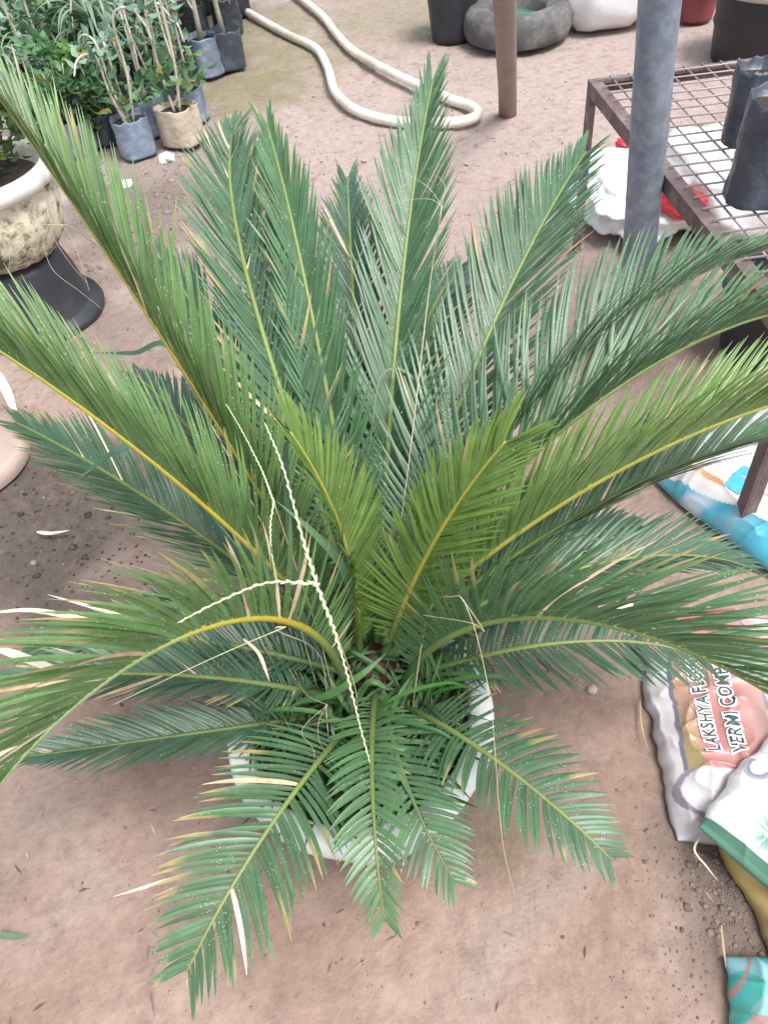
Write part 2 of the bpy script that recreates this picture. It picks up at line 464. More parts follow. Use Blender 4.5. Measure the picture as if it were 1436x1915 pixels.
# fitted frond lines: azimuth, start elevation, bend 1, bend 2, length, side sweep, root radius, root height
# then: leaflet length, lift of the V, colour (0 dark .. 1 lime), twist deg, share of dry leaflets
FR = [
    ('A', (2.0, 72.8, 2.0, 16.0, 0.52, -3.6, 0.02, 0.418), 0.15, 40, 1.0, 55, .0),
    ('B1', (148.9, 96.4, 1.1, 29.1, 0.53, 6.4, 0.028, 0.413), .120, 38, 1.0, 0, .0),
    ('B2', (108.4, 59.8, 27.6, 40.0, 1.122, -28.6, 0.053, 0.447), 0.19, 30, 0.3, 0, .05),
    ('C', (137.5, 69.3, 6.6, 16.4, 1.043, -6.7, 0.062, 0.434), 0.145, 62, 0.75, 30, 0.02),
    ('D', (165.0, 68.4, 16.9, 23.9, 1.078, -2.0, 0.041, 0.437), 0.14, 64, 0.75, 30, 0.02),
    ('E', (148.3, 45.3, 23.7, 18.9, 0.785, -5.5, 0.033, 0.384), 0.15, 30, .3, 0, 0.08),
    ('F', (226.8, 88.0, 59.7, 78.4, 0.87, -3.8, 0.074, 0.427), 0.19, 45, 0.7, 35, 0.14),
    ('G', (191.0, 47.4, 11.3, 25.3, 0.55, -5.5, 0.082, 0.321), .130, 25, .15, 0, 0.08),
    ('H', (193.9, 22.5, -0.2, 5.3, 0.568, -3.6, 0.058, 0.26), .115, 25, .15, 0, .02),
    ('I', (236.8, 30.7, 22.6, 37.0, 0.53, -4.4, 0.047, 0.31), 0.15, 12, 0.42, 0, 0.11),
    ('J', (265.7, 42.7, 35.5, 49.8, 0.435, 5.3, 0.046, 0.373), 0.08, 24, 0.55, 12, .01),
    ('K', (275.7, 15.0, 12.6, 32.7, 0.363, 24.6, 0.037, 0.375), .095, 20, .4, 0, .0),
    ('L', (305.6, 40.1, 25.2, 45.6, 0.47, 9.0, 0.071, 0.331), .105, 16, .3, 0, .03),
    ('M', (325.5, 74.3, 48.3, 82.3, 0.97, -15.0, 0.056, 0.359), 0.19, 48, 0.5, -30, 0.05),
    ('N', (355.7, 27.8, 29.1, 50.8, 0.623, 2.2, 0.049, 0.334), .125, 12, .1, 0, .01),
    ('O', (4.4, 49.1, 17.2, 41.4, 1.008, -9.0, 0.023, 0.454), 0.165, 52, 0.9, -25, .0),
    ('P', (14.2, 37.7, 23.1, 34.3, 0.92, -2.4, 0.023, 0.406), 0.19, 35, 0.4, -15, .0),
    ('Q', (21.5, 50.1, 31.7, 45.3, 1.048, -9.3, 0.02, 0.488), 0.19, 48, 0.45, -25, .0),
    ('R', (34.3, 52.5, 43.4, 12.8, 0.94, -18.5, 0.038, 0.484), 0.2, 45, 0.3, -20, .0),
    ('S', (54.5, 44.5, 22.6, 14.4, 1.032, -0.7, 0.023, 0.455), 0.205, 26, 0.3, 0, .0),
    ('T', (75.0, 47.2, 9.2, 9.5, 1.033, -6.3, 0.053, 0.425), 0.19, 26, 0.35, 0, .0),
    ('U', (92.8, 58.5, 10.9, 24.2, 0.953, 6.6, 0.051, 0.414), 0.165, 34, 0.45, 0, .02),
    ('V', (84.8, 44.2, 4.6, 24.0, 0.937, 1.3, 0.052, 0.4), 0.16, 28, .05, 0, .04),
    ('W', (71.3, 39.2, 20.8, 30.5, 0.903, -4.1, 0.033, 0.414), .170, 25, .0, 0, .0),
    ('X', (6.7, 35.3, 38.1, 33.0, 0.7, -8.2, 0.033, 0.407), .150, 25, .1, 0, .0),
    ('Y', (99.3, 50.9, 12.5, 24.9, 1.025, -4.3, 0.058, 0.381), 0.155, 28, .1, 0, .0),
    ('Z', (122.9, 31.2, 15.1, 27.3, 0.867, -0.4, 0.053, 0.359), .150, 25, .05, 0, .02),
    ('CA', (115, 56, 14, 30, 0.82, 3, 0.05, 0.40), .18, 32, .2, 0, .03),
    ('LA', (172, 32, 22, 40, 0.62, 0, 0.05, 0.36), .13, 25, .2, 0, .04),
    ('LB', (158, 20, 16, 40, 0.58, 0, 0.05, 0.34), .12, 22, .1, 0, .04),
    ('LC', (24, 26, 20, 40, 0.60, 0, 0.05, 0.35), .13, 25, .1, 0, .02),
]
ALPHA = {'A': 38, 'B1': 36, 'C': 28, 'D': 28, 'O': 42, 'P': 34, 'F': 46, 'M': 42, 'Q': 38, 'R': 44, 'S': 38, 'T': 30, 'U': 25, 'B2': 30, 'E': 38}
PITCHES = {'A': .0048, 'B1': .0048, 'C': .0058, 'D': .0058, 'O': .0055, 'Q': .0065, 'R': .0065, 'P': .0065, 'F': .0085, 'M': .007, 'E': .0065, 'B2': .0115, 'S': .0085, 'I': .0105}
DARKG, MIDG, LIME = (0.045, 0.118, 0.095), (0.082, 0.19, 0.09), (0.185, 0.305, 0.065)


def frond_curve(p, n=64):
    az, e0, c1, c2, L, b, br, bz = p
    q = Vector((PALM.x + br * math.cos(R(az)), PALM.y + br * math.sin(R(az)), bz))
    pts, fr = [q.copy()], []
    for i in range(n):
        s = (i + .5) / n
        e, a = R(e0 - c1 * s - c2 * s * s), R(az + b * s * s)
        t = Vector((math.cos(e) * math.cos(a), math.cos(e) * math.sin(a), math.sin(e)))
        bb = Vector((-math.sin(a), math.cos(a), 0))
        fr.append((t, bb, t.cross(bb)))
        q = q + t * (L / n)
        pts.append(q.copy())
    fr.append(fr[-1])
    return pts, fr


OFF = Vector((PALM.x, PALM.y, .28))
WID = [0.62, 0.95, 1.0, .95, .8, .5, .06]


def leaflet(mb, p, d, w_axis, sag, L, wid, col, tipcol, fold=.25, mi=0, bend=None):
    tlen = rng.choice((.12, .2, .35, .5))
    """one folded narrow leaflet; d direction, w_axis width direction"""
    n = len(WID) - 1
    vs_, cs = [], []
    q = p.copy()
    nrm = d.cross(w_axis).normalized()
    for i, wv in enumerate(WID):
        t = i / n
        w = wid * .5 * wv
        vs_ += [q + w_axis * w + nrm * (w * fold), q.copy(), q - w_axis * w + nrm * (w * fold)]
        c = mix3(col, tipcol, sstep(1 - tlen, 1.08 - tlen, t)) if tipcol else col
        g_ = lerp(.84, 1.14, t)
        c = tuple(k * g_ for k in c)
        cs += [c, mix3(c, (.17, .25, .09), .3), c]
        if i < n:
            d = (d + Vector((0, 0, -1)) * (sag * (t + .3)) + (bend * .05 if bend else Vector())).normalized()
            q = q + d * (L / n)
    fs = []
    for i in range(n):
        a = i * 3
        fs += [(a, a + 1, a + 4, a + 3), (a + 1, a + 2, a + 5, a + 4)]
    mb.add(vs_, fs, cs, mi)


for name, par, LL, vee, young, twist, dryf in FR:
    pts, frm = frond_curve(par)
    L = par[4]
    rb = MB()
    n = len(pts)
    rad = [lerp(.0076, .0016, (i / (n - 1)) ** .8) * (.85 + .3 * min(1, L)) for i in range(n)]
    ribc = []
    for i in range(n):
        t = i / (n - 1)
        c = mix3((0.07, 0.13, 0.045), (0.33, 0.34, 0.06) if young > .5 else (0.2, 0.27, 0.085), sstep(.05, .35, t))
        if name in ('J', 'K', 'H'): c = mix3(c, (.09, .14, .06), .75)
        if name == 'F': c = mix3(c, (.2, .28, .12), sstep(.45, .7, t))
        if name in ('C', 'D', 'F'): c = mix3(c, (0.5, 0.36, 0.035), .8 * sstep(.2, .35, t) * sstep(.62 if name == 'F' else .8, .45, t) * (.75 + .25 * math.sin(t * 37)))
        ribc += [c] * 7
    rb.tube([q - OFF for q in pts], rad, 7, col=ribc)
    fo = rb.build('frond', M['rachis'], palm, color=True)
    lf = MB()
    outer = name in ('I', 'J', 'K', 'L', 'N')
    step = .0105 if outer else PITCHES.get(name, .008)
    cnt = int(L * .9 / step)
    patch = rng.random()
    for side in (-1, 1):
        for i in range(cnt):
            s = .1 + .9 * (i + .5 + rng.uniform(-.2, .2)) / cnt
            if s > .995: continue
            k = s * (n - 1)
            i0 = min(int(k), n - 2)
            p = pts[i0].lerp(pts[i0 + 1], k - i0)
            t, b, nn = frm[i0]
            if twist:
                rot = Matrix.Rotation(R(twist), 3, t)
                b, nn = rot @ b, rot @ nn
            prof_ = sstep(.06, .34, s) * (1 - (.4 if name in ('A', 'B1') else .62) * sstep(.62, 1.0, s))
            ln = LL * (.12 + .88 * prof_) * rng.uniform(.93, 1.05)
            if name in ('C', 'D') and side < 0: ln *= 1.35
            al = R((lerp(82, 62, sstep(.08, .5, s)) if outer else lerp(72, ALPHA.get(name, 36), sstep(.08, .42, s))) - .5 * ALPHA.get(name, 36) * sstep(.6, 1.0, s) + rng.gauss(0, 2.6))
            v_ = R(vee * (1 - .25 * sstep(.6, 1, s)) + rng.gauss(0, 4.5))
            if rng.random() < .035:
                v_ += R(rng.uniform(-25, 25)); al += R(rng.uniform(-18, 18))
            d = (t * math.cos(al) + (b * (side * math.cos(v_)) + nn * math.sin(v_)) * math.sin(al)).normalized()
            w = (t - d * t.dot(d)).normalized()
            if rng.random() < .012: continue
            y = young * (1 - .15 * rng.random())
            base = mix3(DARKG, MIDG, min(1, y * 2)) if y < .5 else mix3(MIDG, LIME, y * 2 - 1)
            f_ = rng.uniform(.78, 1.22)
            base = tuple(c * f_ for c in base)
            tip = None
            rr = rng.random()
            near_dry = dryf * (1 + 5 * max(0, noise.noise((s * 9, patch * 50, side)))) if dryf else .004
            mi = 0
            if rr < near_dry * .22:
                mi = 1 if rng.random() < .8 else 2
            elif rr < near_dry * 2.5 + .06:
                tip = (.42, .33, .16)
            p0 = p + (b * side * .7 + nn * .3) * rad[i0]
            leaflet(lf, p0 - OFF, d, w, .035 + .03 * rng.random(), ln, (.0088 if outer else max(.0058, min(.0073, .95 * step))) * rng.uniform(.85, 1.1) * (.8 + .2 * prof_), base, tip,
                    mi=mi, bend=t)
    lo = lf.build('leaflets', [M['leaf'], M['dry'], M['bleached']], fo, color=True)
    lo['kind'] = 'stuff'

# single bleached leaflets that stand out on the fronds (parts of the palm)
def strip(pts, wid, up_hint=(0, 0, 1), taper=(.5, 1, 1, .9, .6, .08), col=(1, 1, 1), n=6):
    """flat curved blade as (verts, faces, colours)"""
    P = spline(pts, n)
    vs_, fs = [], []
    m_ = len(P)
    for i, p in enumerate(P):
        t = (P[min(i + 1, m_ - 1)] - P[max(i - 1, 0)]).normalized()
        w = t.cross(Vector(up_hint)).normalized()
        x = i / (m_ - 1) * (len(taper) - 1)
        j = min(int(x), len(taper) - 2)
        h = wid * .5 * lerp(taper[j], taper[j + 1], x - j)
        nn = w.cross(t)
        vs_ += [p + w * h + nn * h * .3, p, p - w * h + nn * h * .3]
    for i in range(m_ - 1):
        a = i * 3
        fs += [(a, a + 1, a + 4, a + 3), (a + 1, a + 2, a + 5, a + 4)]
    return vs_, fs, [col] * len(vs_)


for path, wid in [
    ([(300, 1196, .79), (180, 1165, .80), (60, 1142, .80), (-40, 1150, .79)], .0085),
    ([(318, 1186, .80), (220, 1150, .81), (90, 1112, .81)], .006),
    ([(110, 1255, .83), (30, 1225, .84), (-30, 1205, .84)], .011),
    ([(1118, 1137, .78), (1165, 1134, .79), (1230, 1138, .79), (1290, 1147, .79)], .0085),
    ([(395, 1628, .39), (320, 1645, .38), (270, 1660, .375), (212, 1677, .36)], .006),
    ([(412, 1690, .38), (385, 1775, .36), (348, 1838, .34)], .006),
    ([(455, 1195, .72), (485, 1225, .68), (505, 1275, .62)], .006),
]:
    v, f, c = strip([at(*q) - OFF for q in path], wid)
    b = MB(); b.add(v, f, c)
    tag(b.build('bleached_leaflet', M['bleached'], palm), 'straw-white dead leaflet')


# ------------------------------------------------------------------ weeds in the pot
def blade(mb, pts, wid, col, hint=(0, 0, 1)):
    v, f, c = strip(pts, wid, hint, (.5, .9, 1, .95, .7, .05), col)
    mb.add(v, f, c)


pw = MB()
for i in range(1000):                     # low tangle of seedlings, litter and roots
    a, r = rng.random() * 6.28, .2 * math.sqrt(rng.random())
    p = Vector((POT.x + r * math.cos(a), POT.y + r * math.sin(a), .29))
    if rng.random() < .3:
        q = p + Vector((rng.uniform(-.05, .05), rng.uniform(-.05, .05), rng.uniform(.005, .04)))
        k = (p + q) / 2 + Vector((rng.uniform(-.02, .02), rng.uniform(-.02, .02), .012))
        pw.tube(spline([p, k, q], 4), .0007, 4, col=mix3((.3, .25, .15), (.08, .05, .035), rng.random()))
    else:
        h = rng.uniform(.025, .1)
        d = Vector((rng.gauss(0, .5), rng.gauss(0, .5), 1)).normalized()
        e = Vector((d.x * 1.8, d.y * 1.8, .35)).normalized()
        c = mix3((.03, .08, .025), (.08, .17, .04), rng.random())
        blade(pw, [p, p + d * h * .6, p + d * h * .6 + e * h * .6], rng.uniform(.003, .008), c)
for i in range(150):                     # taller leafy weeds crowding the palm's foot
    a, r = rng.random() * 6.28, rng.uniform(.055, .12)
    p = Vector((PALM.x + r * math.cos(a), PALM.y + r * math.sin(a), .29))
    h = rng.uniform(.07, .16)
    d = Vector((-math.cos(a) * rng.uniform(-.6, .5), -math.sin(a) * rng.uniform(-.6, .5), 1)).normalized()
    e = Vector((d.x * 2 + rng.gauss(0, .4), d.y * 2 + rng.gauss(0, .4), .2)).normalized()
    c = mix3((.035, .09, .035), (.1, .2, .07), rng.random())
    blade(pw, [p, p + d * h * .55, p + d * h * .75 + e * h * .35, p + d * h * .6 + e * h * .75], rng.uniform(.005, .010), c)
tag(pw.build('pot_weeds', M['grass'], color=True), 'low tangle of tiny weeds and roots covering the pot soil', 'weeds', kind='stuff')

BLUEG, FRESH = (.10, .2, .13), (.07, .19, .05)
SOIL = .29


def clump(label, root, specs, col, extra=0):
    root = Vector(root)
    o = empty('grass_weed', root)
    tag(o, label, 'grass')
    for path, wid in specs:
        b = MB()
        P = [at(*q) if len(q) == 3 else Vector(q) for q in path]
        blade(b, [p - root for p in P], wid * 1.15, tuple(c * rng.uniform(.85, 1.15) for c in col), (.1, -.55, .8))
        b.build('blade', M['grass'], o, color=True)
    for i in range(extra):
        b = MB()
        a = rng.random() * 6.28
        h = rng.uniform(.10, .22)
        d = Vector((math.cos(a), math.sin(a), 0))
        blade(b, [Vector((0, 0, 0)), d * h * .25 + Vector((0, 0, h * .6)), d * h * .75 + Vector((0, 0, h * .75)), d * h * 1.05 + Vector((0, 0, h * .5))],
              rng.uniform(.006, .009), tuple(c * rng.uniform(.8, 1.2) for c in col))
        b.build('blade', M['grass'], o, color=True)
    return o


def pt(px, py, z): return (px, py, z)


clump('bluish grass with a broad blade rising behind the tall seed spike', (PALM.x - .09, PALM.y - .02, SOIL),
      [([(620, 1260, .36), (655, 1130, .6), (640, 1062, .72), (590, 1000, .80), (515, 935, .86)], .0105),
       ([(640, 1250, .36), (598, 1150, .55), (640, 1068, .68), (662, 1028, .75)], .010),
       ([(620, 1260, .34), (560, 1130, .6), (535, 880, .82), (545, 820, .9), (575, 805, .93)], .008),
       ([(620, 1260, .34), (420, 1000, .62), (330, 825, .78), (230, 838, .80), (148, 895, .80)], .0125),
       ([(620, 1260, .34), (430, 900, .62), (330, 660, .84), (250, 661, .84), (175, 660, .82)], .0095)], BLUEG, 3)
clump('fresh green grass lying across the palm base', (PALM.x - .04, PALM.y - .1, SOIL),
      [([(565, 1312, .40), (620, 1297, .44), (675, 1262, .47), (722, 1222, .48)], .011),
       ([(660, 1330, .36), (690, 1275, .44), (730, 1292, .42)], .009),
       ([(560, 1310, .40), (610, 1302, .41), (655, 1300, .38)], .009),
       ([(640, 1345, .34), (700, 1388, .40), (735, 1397, .41), (785, 1402, .40)], .012)], FRESH, 4)
clump('leafy green grass at the right side of the pot soil', (PALM.x + .06, PALM.y - .06, SOIL),
      [([(770, 1285, .34), (800, 1262, .37), (835, 1300, .33)], .009),
       ([(750, 1300, .32), (790, 1210, .45), (830, 1290, .35)], .007)], FRESH, 7)
clump('thin teal grass standing up behind the lime inner frond', (PALM.x + .05, PALM.y + .08, SOIL),
      [([(770, 1200, .34), (900, 900, .62), (930, 760, .75), (925, 650, .84), (930, 610, .87)], .0085),
       ([(770, 1200, .34), (790, 880, .6), (780, 720, .75), (715, 700, .78), (690, 850, .72)], .005)], BLUEG, 2)


def seed_head(label, root, culm, node, spikes, rad=.0021, mat='spike', braided=True):
    root = Vector(root)
    o = empty('seed_stalk', root)
    tag(o, label, 'seed stalk')
    b = MB()
    b.tube([p - root for p in spline([root] + [at(*q) for q in culm] + [at(*node)], 6)], .0009, 5)
    b.build('culm', M['straw'], o)
    for path in spikes:
        P = spline([at(*node)] + [at(*q) for q in path], 14)
        ln = sum((P[i + 1] - P[i]).length for i in range(len(P) - 1))
        b = MB()
        b.tube([p - root for p in P], [lerp(rad * .42, rad * .25, i / (len(P) - 1)) for i in range(len(P))], 5)
        if braided:
            cnt = int(ln / (rad * 2.1))
            for i in range(cnt):
                x = i / cnt * (len(P) - 1)
                j = min(int(x), len(P) - 2)
                p = P[j].lerp(P[j + 1], x - j)
                t = (P[j + 1] - P[j]).normalized()
                w = t.cross((CAM - p)).normalized()
                s_ = 1 if i % 2 else -1
                dr = (t + w * s_ * rng.uniform(.1, .42)).normalized()
                r = rad * lerp(.95, .5, i / cnt) * rng.uniform(.75, 1.15)
                c = p + w * s_ * r * .42 - root
                b.tube([c - dr * r * 1.9, c - dr * r * .8, c + dr * r * .5, c + dr * r * 1.9], [r * .12, r * .6, r * .58, r * .1], 5)
        b.build('spike', M[mat], o)
    return o


ROOT = Vector((PALM.x - .05, PALM.y - .07, SOIL))
seed_head('tall braided pale seed spikes forking in front of the palm centre', ROOT, [(665, 1290, .5), (615, 1150, .85)], (592, 1092, .97),
          [[(560, 985, 1.0), (528, 870, 1.02), (495, 790, 1.03)], [(500, 1090, .97), (410, 1125, .96), (332, 1165, .95)],
           [(625, 1180, .92), (650, 1265, .86), (670, 1345, .80), (692, 1428, .74)]], .0027)
seed_head('thinner beaded seed spikes over the second yellow-ribbed frond', ROOT + Vector((-.03, .02, 0)), [(600, 1200, .5), (540, 1020, .8)], (512, 938, .93),
          [[(490, 880, .95), (455, 810, .96), (423, 755, .97)], [(506, 985, .92), (508, 1030, .9), (516, 1085, .87)]], .0017)
seed_head('curling thread-like seed head hanging before the mossy urn', ROOT + Vector((-.06, .06, 0)), [(500, 1000, .7), (260, 560, 1.0), (150, 435, 1.1)], (92, 420, 1.12),
          [[(55, 422, 1.12), (25, 450, 1.1), (17, 510, 1.07)], [(83, 455, 1.1), (100, 505, 1.07), (150, 545, 1.05), (192, 578, 1.02)],
           [(120, 425, 1.12), (145, 470, 1.09), (168, 545, 1.05)], [(98, 440, 1.1), (130, 490, 1.07), (165, 530, 1.04)]], .0007, 'straw', False)
seed_head('fine pale seed head arching across the tall back frond', ROOT + Vector((.05, .1, 0)), [(760, 900, .7), (800, 560, .95)], (826, 385, 1.1),
          [[(800, 372, 1.11), (745, 378, 1.1), (695, 402, 1.08)], [(832, 350, 1.12), (820, 330, 1.13)], [(800, 350, 1.12), (745, 315, 1.13)]], .0008, 'straw', False)
seed_head('long thread-thin dry stalk hanging down past the right pot rim', ROOT + Vector((.1, .0, 0)), [(800, 1150, .62), (850, 1115, .74)], (868, 1125, .76),
          [[(890, 1185, .74), (915, 1300, .68), (925, 1400, .62), (932, 1500, .55), (942, 1590, .50), (962, 1672, .44)],
           [(905, 1180, .72), (880, 1165, .75), (790, 1150, .72)]], .0011, 'straw', False)
seed_head('straight white straw crossing above the lower left fronds', ROOT + Vector((-.05, 0, 0)), [(600, 1230, .5), (520, 1180, .72)], (535, 1172, .74),
          [[(440, 1212, .74), (330, 1262, .74), (212, 1318, .73)]], .0018, 'straw', False)
seed_head('pale curled root stem lying over the front pot rim', ROOT + Vector((.04, -.04, 0)), [(720, 1385, .36)], (735, 1362, .37),
          [[(780, 1345, .37), (850, 1350, .37), (890, 1385, .36)], [(690, 1370, .36), (640, 1350, .36)]], .0016, 'straw', False)
seed_head('hair-thin stem looping down beside the front left frond', ROOT + Vector((-.05, -.05, 0)), [(610, 1330, .42)], (612, 1318, .44),
          [[(596, 1350, .43), (597, 1385, .41), (612, 1410, .38)], [(565, 1365, .44), (585, 1400, .42), (590, 1440, .38)], [(575, 1300, .45), (540, 1250, .52)]], .0008, 'straw', False)

# ------------------------------------------------------------------ hose
hp = [(455, 18), (490, 38), (540, 66), (590, 90), (612, 125), (625, 168), (655, 200), (700, 219), (750, 228), (820, 230), (868, 226), (893, 214), (880, 199), (845, 187),
      (790, 163), (720, 130), (660, 95), (628, 62), (605, 32), (570, 2), (520, -40)]
H_ = MB()
P = spline([at(x, y, .03) for x, y in hp], 10)
H_.tube(P, [.026 * (1 + .04 * math.sin(i * 2.1)) for i in range(len(P))], 12)
tag(H_.build('hose', M['hose']), 'thick cream hose doubled back in a loop across the bare soil', 'hose')

# ------------------------------------------------------------------ poles
def pole(name, label, cat, base, top, r, mat, sides=20):
    base, top = Vector(base), Vector(top)
    o = empty(name, base)
    tag(o, label, cat)
    n = 14
    b = MB()
    b.tube([(top - base) * (i / n) - Vector((0, 0, .1 if i == 0 else 0)) for i in range(n + 1)], [r * (1 + .02 * math.sin(i * 3.3)) for i in range(n + 1)], sides)
    b.build('shaft', M[mat], o)
    return o, b


bp_ = at(1180, 650)
tp_ = at(1233, 0, 1.05)
pole('metal_pole', 'blue-grey metal pole standing at the table edge', 'pole', bp_, bp_ + (tp_ - bp_) * 2.5, .048, 'galv')
b0 = at(950, 200)
t0 = at(943, 0, .68)
pole('wooden_post', 'thin brown post standing in front of the old tyre', 'post', b0, b0 + (t0 - b0) * 3.6, .047, 'postwood', 14)

# ------------------------------------------------------------------ tyre
ty = empty('old_tyre', at(966, 72))
tag(ty, 'dusty old tyre lying flat behind the brown post', 'tyre')
b = MB()
b.lathe([(.17, .02), (.2, .012), (.27, .008), (.315, .03), (.325, .07), (.325, .13), (.315, .17), (.28, .195), (.22, .19), (.185, .18), (.17, .165), (.168, .02)], 64,
        wob=lambda a, j, z: 1 + (.012 * (1 if int(a * 64 / 6.283) % 2 else -1) if j in (4, 5) else 0))
b.build('tread', M['tyre'], ty)
b = MB()
b.lathe([(0, .11), (.08, .112), (.171, .11)], 40)
b.build('green_water', M['algae'], ty)


# ------------------------------------------------------------------ buckets and drums
def bucket(name, label, cat, loc, r0, r1, h, mat, ribs=14, lip=.012, rimmat=None, bands=()):
    o = empty(name, loc)
    tag(o, label, cat)
    b = MB()
    pf = [(0, .003), (r0, .003)]
    for i in range(1, 15):
        t = i / 14
        r = lerp(r0, r1, t)
        for z0 in bands:
            if abs(t - z0) < .04: r += .008
        pf.append((r, h * t))
    b.lathe(pf, 64, wob=lambda a, j, z: 1 + (.012 * math.cos(ribs * a) if ribs and j > 1 else 0))
    b.build('wall', M[mat], o)
    b = MB()
    b.lathe([(r1 - .002, h - .035), (r1 + lip, h - .03), (r1 + lip + .003, h - .012), (r1 + lip, h), (r1 - .006, h + .002), (r1 - .01, h - .02), (lerp(r0, r1, .6) - .01, h * .6), (0, h * .58)], 64)
    b.build('rim', M[rimmat or mat], o)
    return o


bucket('black_bucket', 'ribbed black bucket standing left of the old tyre', 'bucket', at(848, 70), .135, .175, .42, 'black', 18)
bucket('black_drum', 'big black drum with white splashes and pale rim behind the table', 'drum', at(1432, 104), .29, .32, .36, 'drum', 0, .012, 'wire', (.5,))
bucket('maroon_pot', 'small maroon pot on the soil left of the black drum', 'pot', at(1298, 35), .10, .13, .2, 'darkred', 0)
bucket('black_tub', 'black ribbed tub under the near end of the table', 'tub', at(1436, 655), .15, .18, .26, 'black', 20, .012)

# ------------------------------------------------------------------ white sack (far)
def lump(name, mat, loc, dims, seed, sub=4, wr=.12, rot=0, parent=None, flat=True):
    bm = bmesh.new()
    bmesh.ops.create_icosphere(bm, subdivisions=sub, radius=1)
    vs_, fs = [], [tuple(v.index for v in f.verts) for f in bm.faces]
    for v in bm.verts:
        c = v.co
        k = 1 + wr * noise.noise(c * 2.2 + Vector((seed, 0, 0))) + wr * .5 * abs(noise.noise(c * 5.5 + Vector((0, seed, 0))))
        p = Vector((math.copysign(abs(c.x) ** .75, c.x), math.copysign(abs(c.y) ** .75, c.y), math.copysign(abs(c.z) ** .7, c.z))) * k
        z = p.z * dims[2] * .5 + dims[2] * .48
        vs_.append((p.x * dims[0] * .5, p.y * dims[1] * .5, max(z, .004) if flat else z))
    bm.free()
    b = MB(); b.add(vs_, fs)
    o = b.build(name, M[mat], parent)
    o.location = loc
    o.rotation_euler = (0, 0, rot)
    return o


tag(lump('white_sack', 'whitesack', at(1130, 45), (.62, .46, .5), 3.3), 'plump white woven sack standing right of the old tyre', 'sack')
tag(lump('white_sheet_bundle', 'white', at(1195, 395), (.48, .62, .16), 8.1, 5, .3), 'crumpled white plastic bundle on the soil under the table edge', 'bundle')
tag(lump('white_sack', 'whitesack', at(1345, 395), (.5, .62, .30), 5.7, 5, .14), 'big white sack under the table seen through the wire mesh', 'sack')
tag(lump('red_wrapper', 'red', at(1262, 392, .13), (.13, .22, .08), 2.2, 3, .4, .5, flat=False), 'crumpled red wrapper on the white bundle right of the pole', 'wrapper')
tag(lump('red_scrap', 'red', at(1166, 285, .0), (.07, .09, .06), 4.2, 3, .35), 'small red plastic scrap left of the metal pole', 'scrap')

# ------------------------------------------------------------------ wire table
TX0, TX1, TY0, TY1, TZ = .885, 1.72, 1.24, 2.755, .62
tb = empty('wire_table', (TX0, TY0, 0))
tag(tb, 'rusty angle-iron table with a welded wire mesh top', 'table')
o3 = Vector((TX0, TY0, 0))
A_ = .038
for (c, d) in (((TX0, (TY0 + TY1) / 2, TZ), (A_, TY1 - TY0, .006)), ((TX1, (TY0 + TY1) / 2, TZ), (A_, TY1 - TY0, .006)),
               (((TX0 + TX1) / 2, TY0 + .02, TZ), (TX1 - TX0 - A_ - .001, A_, .006)), (((TX0 + TX1) / 2, TY1 - .02, TZ), (TX1 - TX0 - A_ - .001, A_, .006))):
    b = MB().box(Vector(c) - o3, d)
    e = list(d)
    c2 = Vector(c)
    if d[0] < d[1]:
        c2.x += (-A_ / 2 + .003) * (1 if c[0] == TX0 else -1); e = [.006, d[1], A_]
    else:
        c2.y += (-A_ / 2 + .003) * (1 if c[1] < 2 else -1); e = [d[0], .006, A_]
    c2.z -= A_ / 2 + .003
    b.box(c2 - o3, e)
    b.build('top_rail', M['rust'], tb, smooth=False)
for x, y in ((TX0 + .03, TY0 + .02), (TX0, TY1 - .02), (TX1, TY0 + .02), (TX1, TY1 - .02)):
    sx, sy = (1 if x < 1.2 else -1), (1 if y < 2 else -1)
    b = MB().box(Vector((x - sx * A_ / 2 + sx * .0025, y, TZ / 2 - .02)) - o3, (.005, A_, TZ - .045))
    b.box(Vector((x, y - sy * A_ / 2 + sy * .0025, TZ / 2 - .02)) - o3, (A_ - .008, .005, TZ - .045))
    b.build('leg', M['rust'], tb, smooth=False)
w = MB()
x = TX0 + .055
while x < TX1:
    w.tube([Vector((x + rng.uniform(-.002, .002), TY0, TZ + .006)) - o3, Vector((x + rng.uniform(-.004, .004), (TY0 + TY1) / 2, TZ + .004)) - o3, Vector((x, TY1, TZ + .006)) - o3], .0028, 6)
    x += .062
y = TY0 + .05
while y < TY1:
    w.tube([Vector((TX0, y, TZ + .011)) - o3, Vector(((TX0 + TX1) / 2, y + rng.uniform(-.004, .004), TZ + .009)) - o3, Vector((TX1, y, TZ + .011)) - o3], .0028, 6)
    y += .062
w.build('wire_mesh', M['wire'], tb)


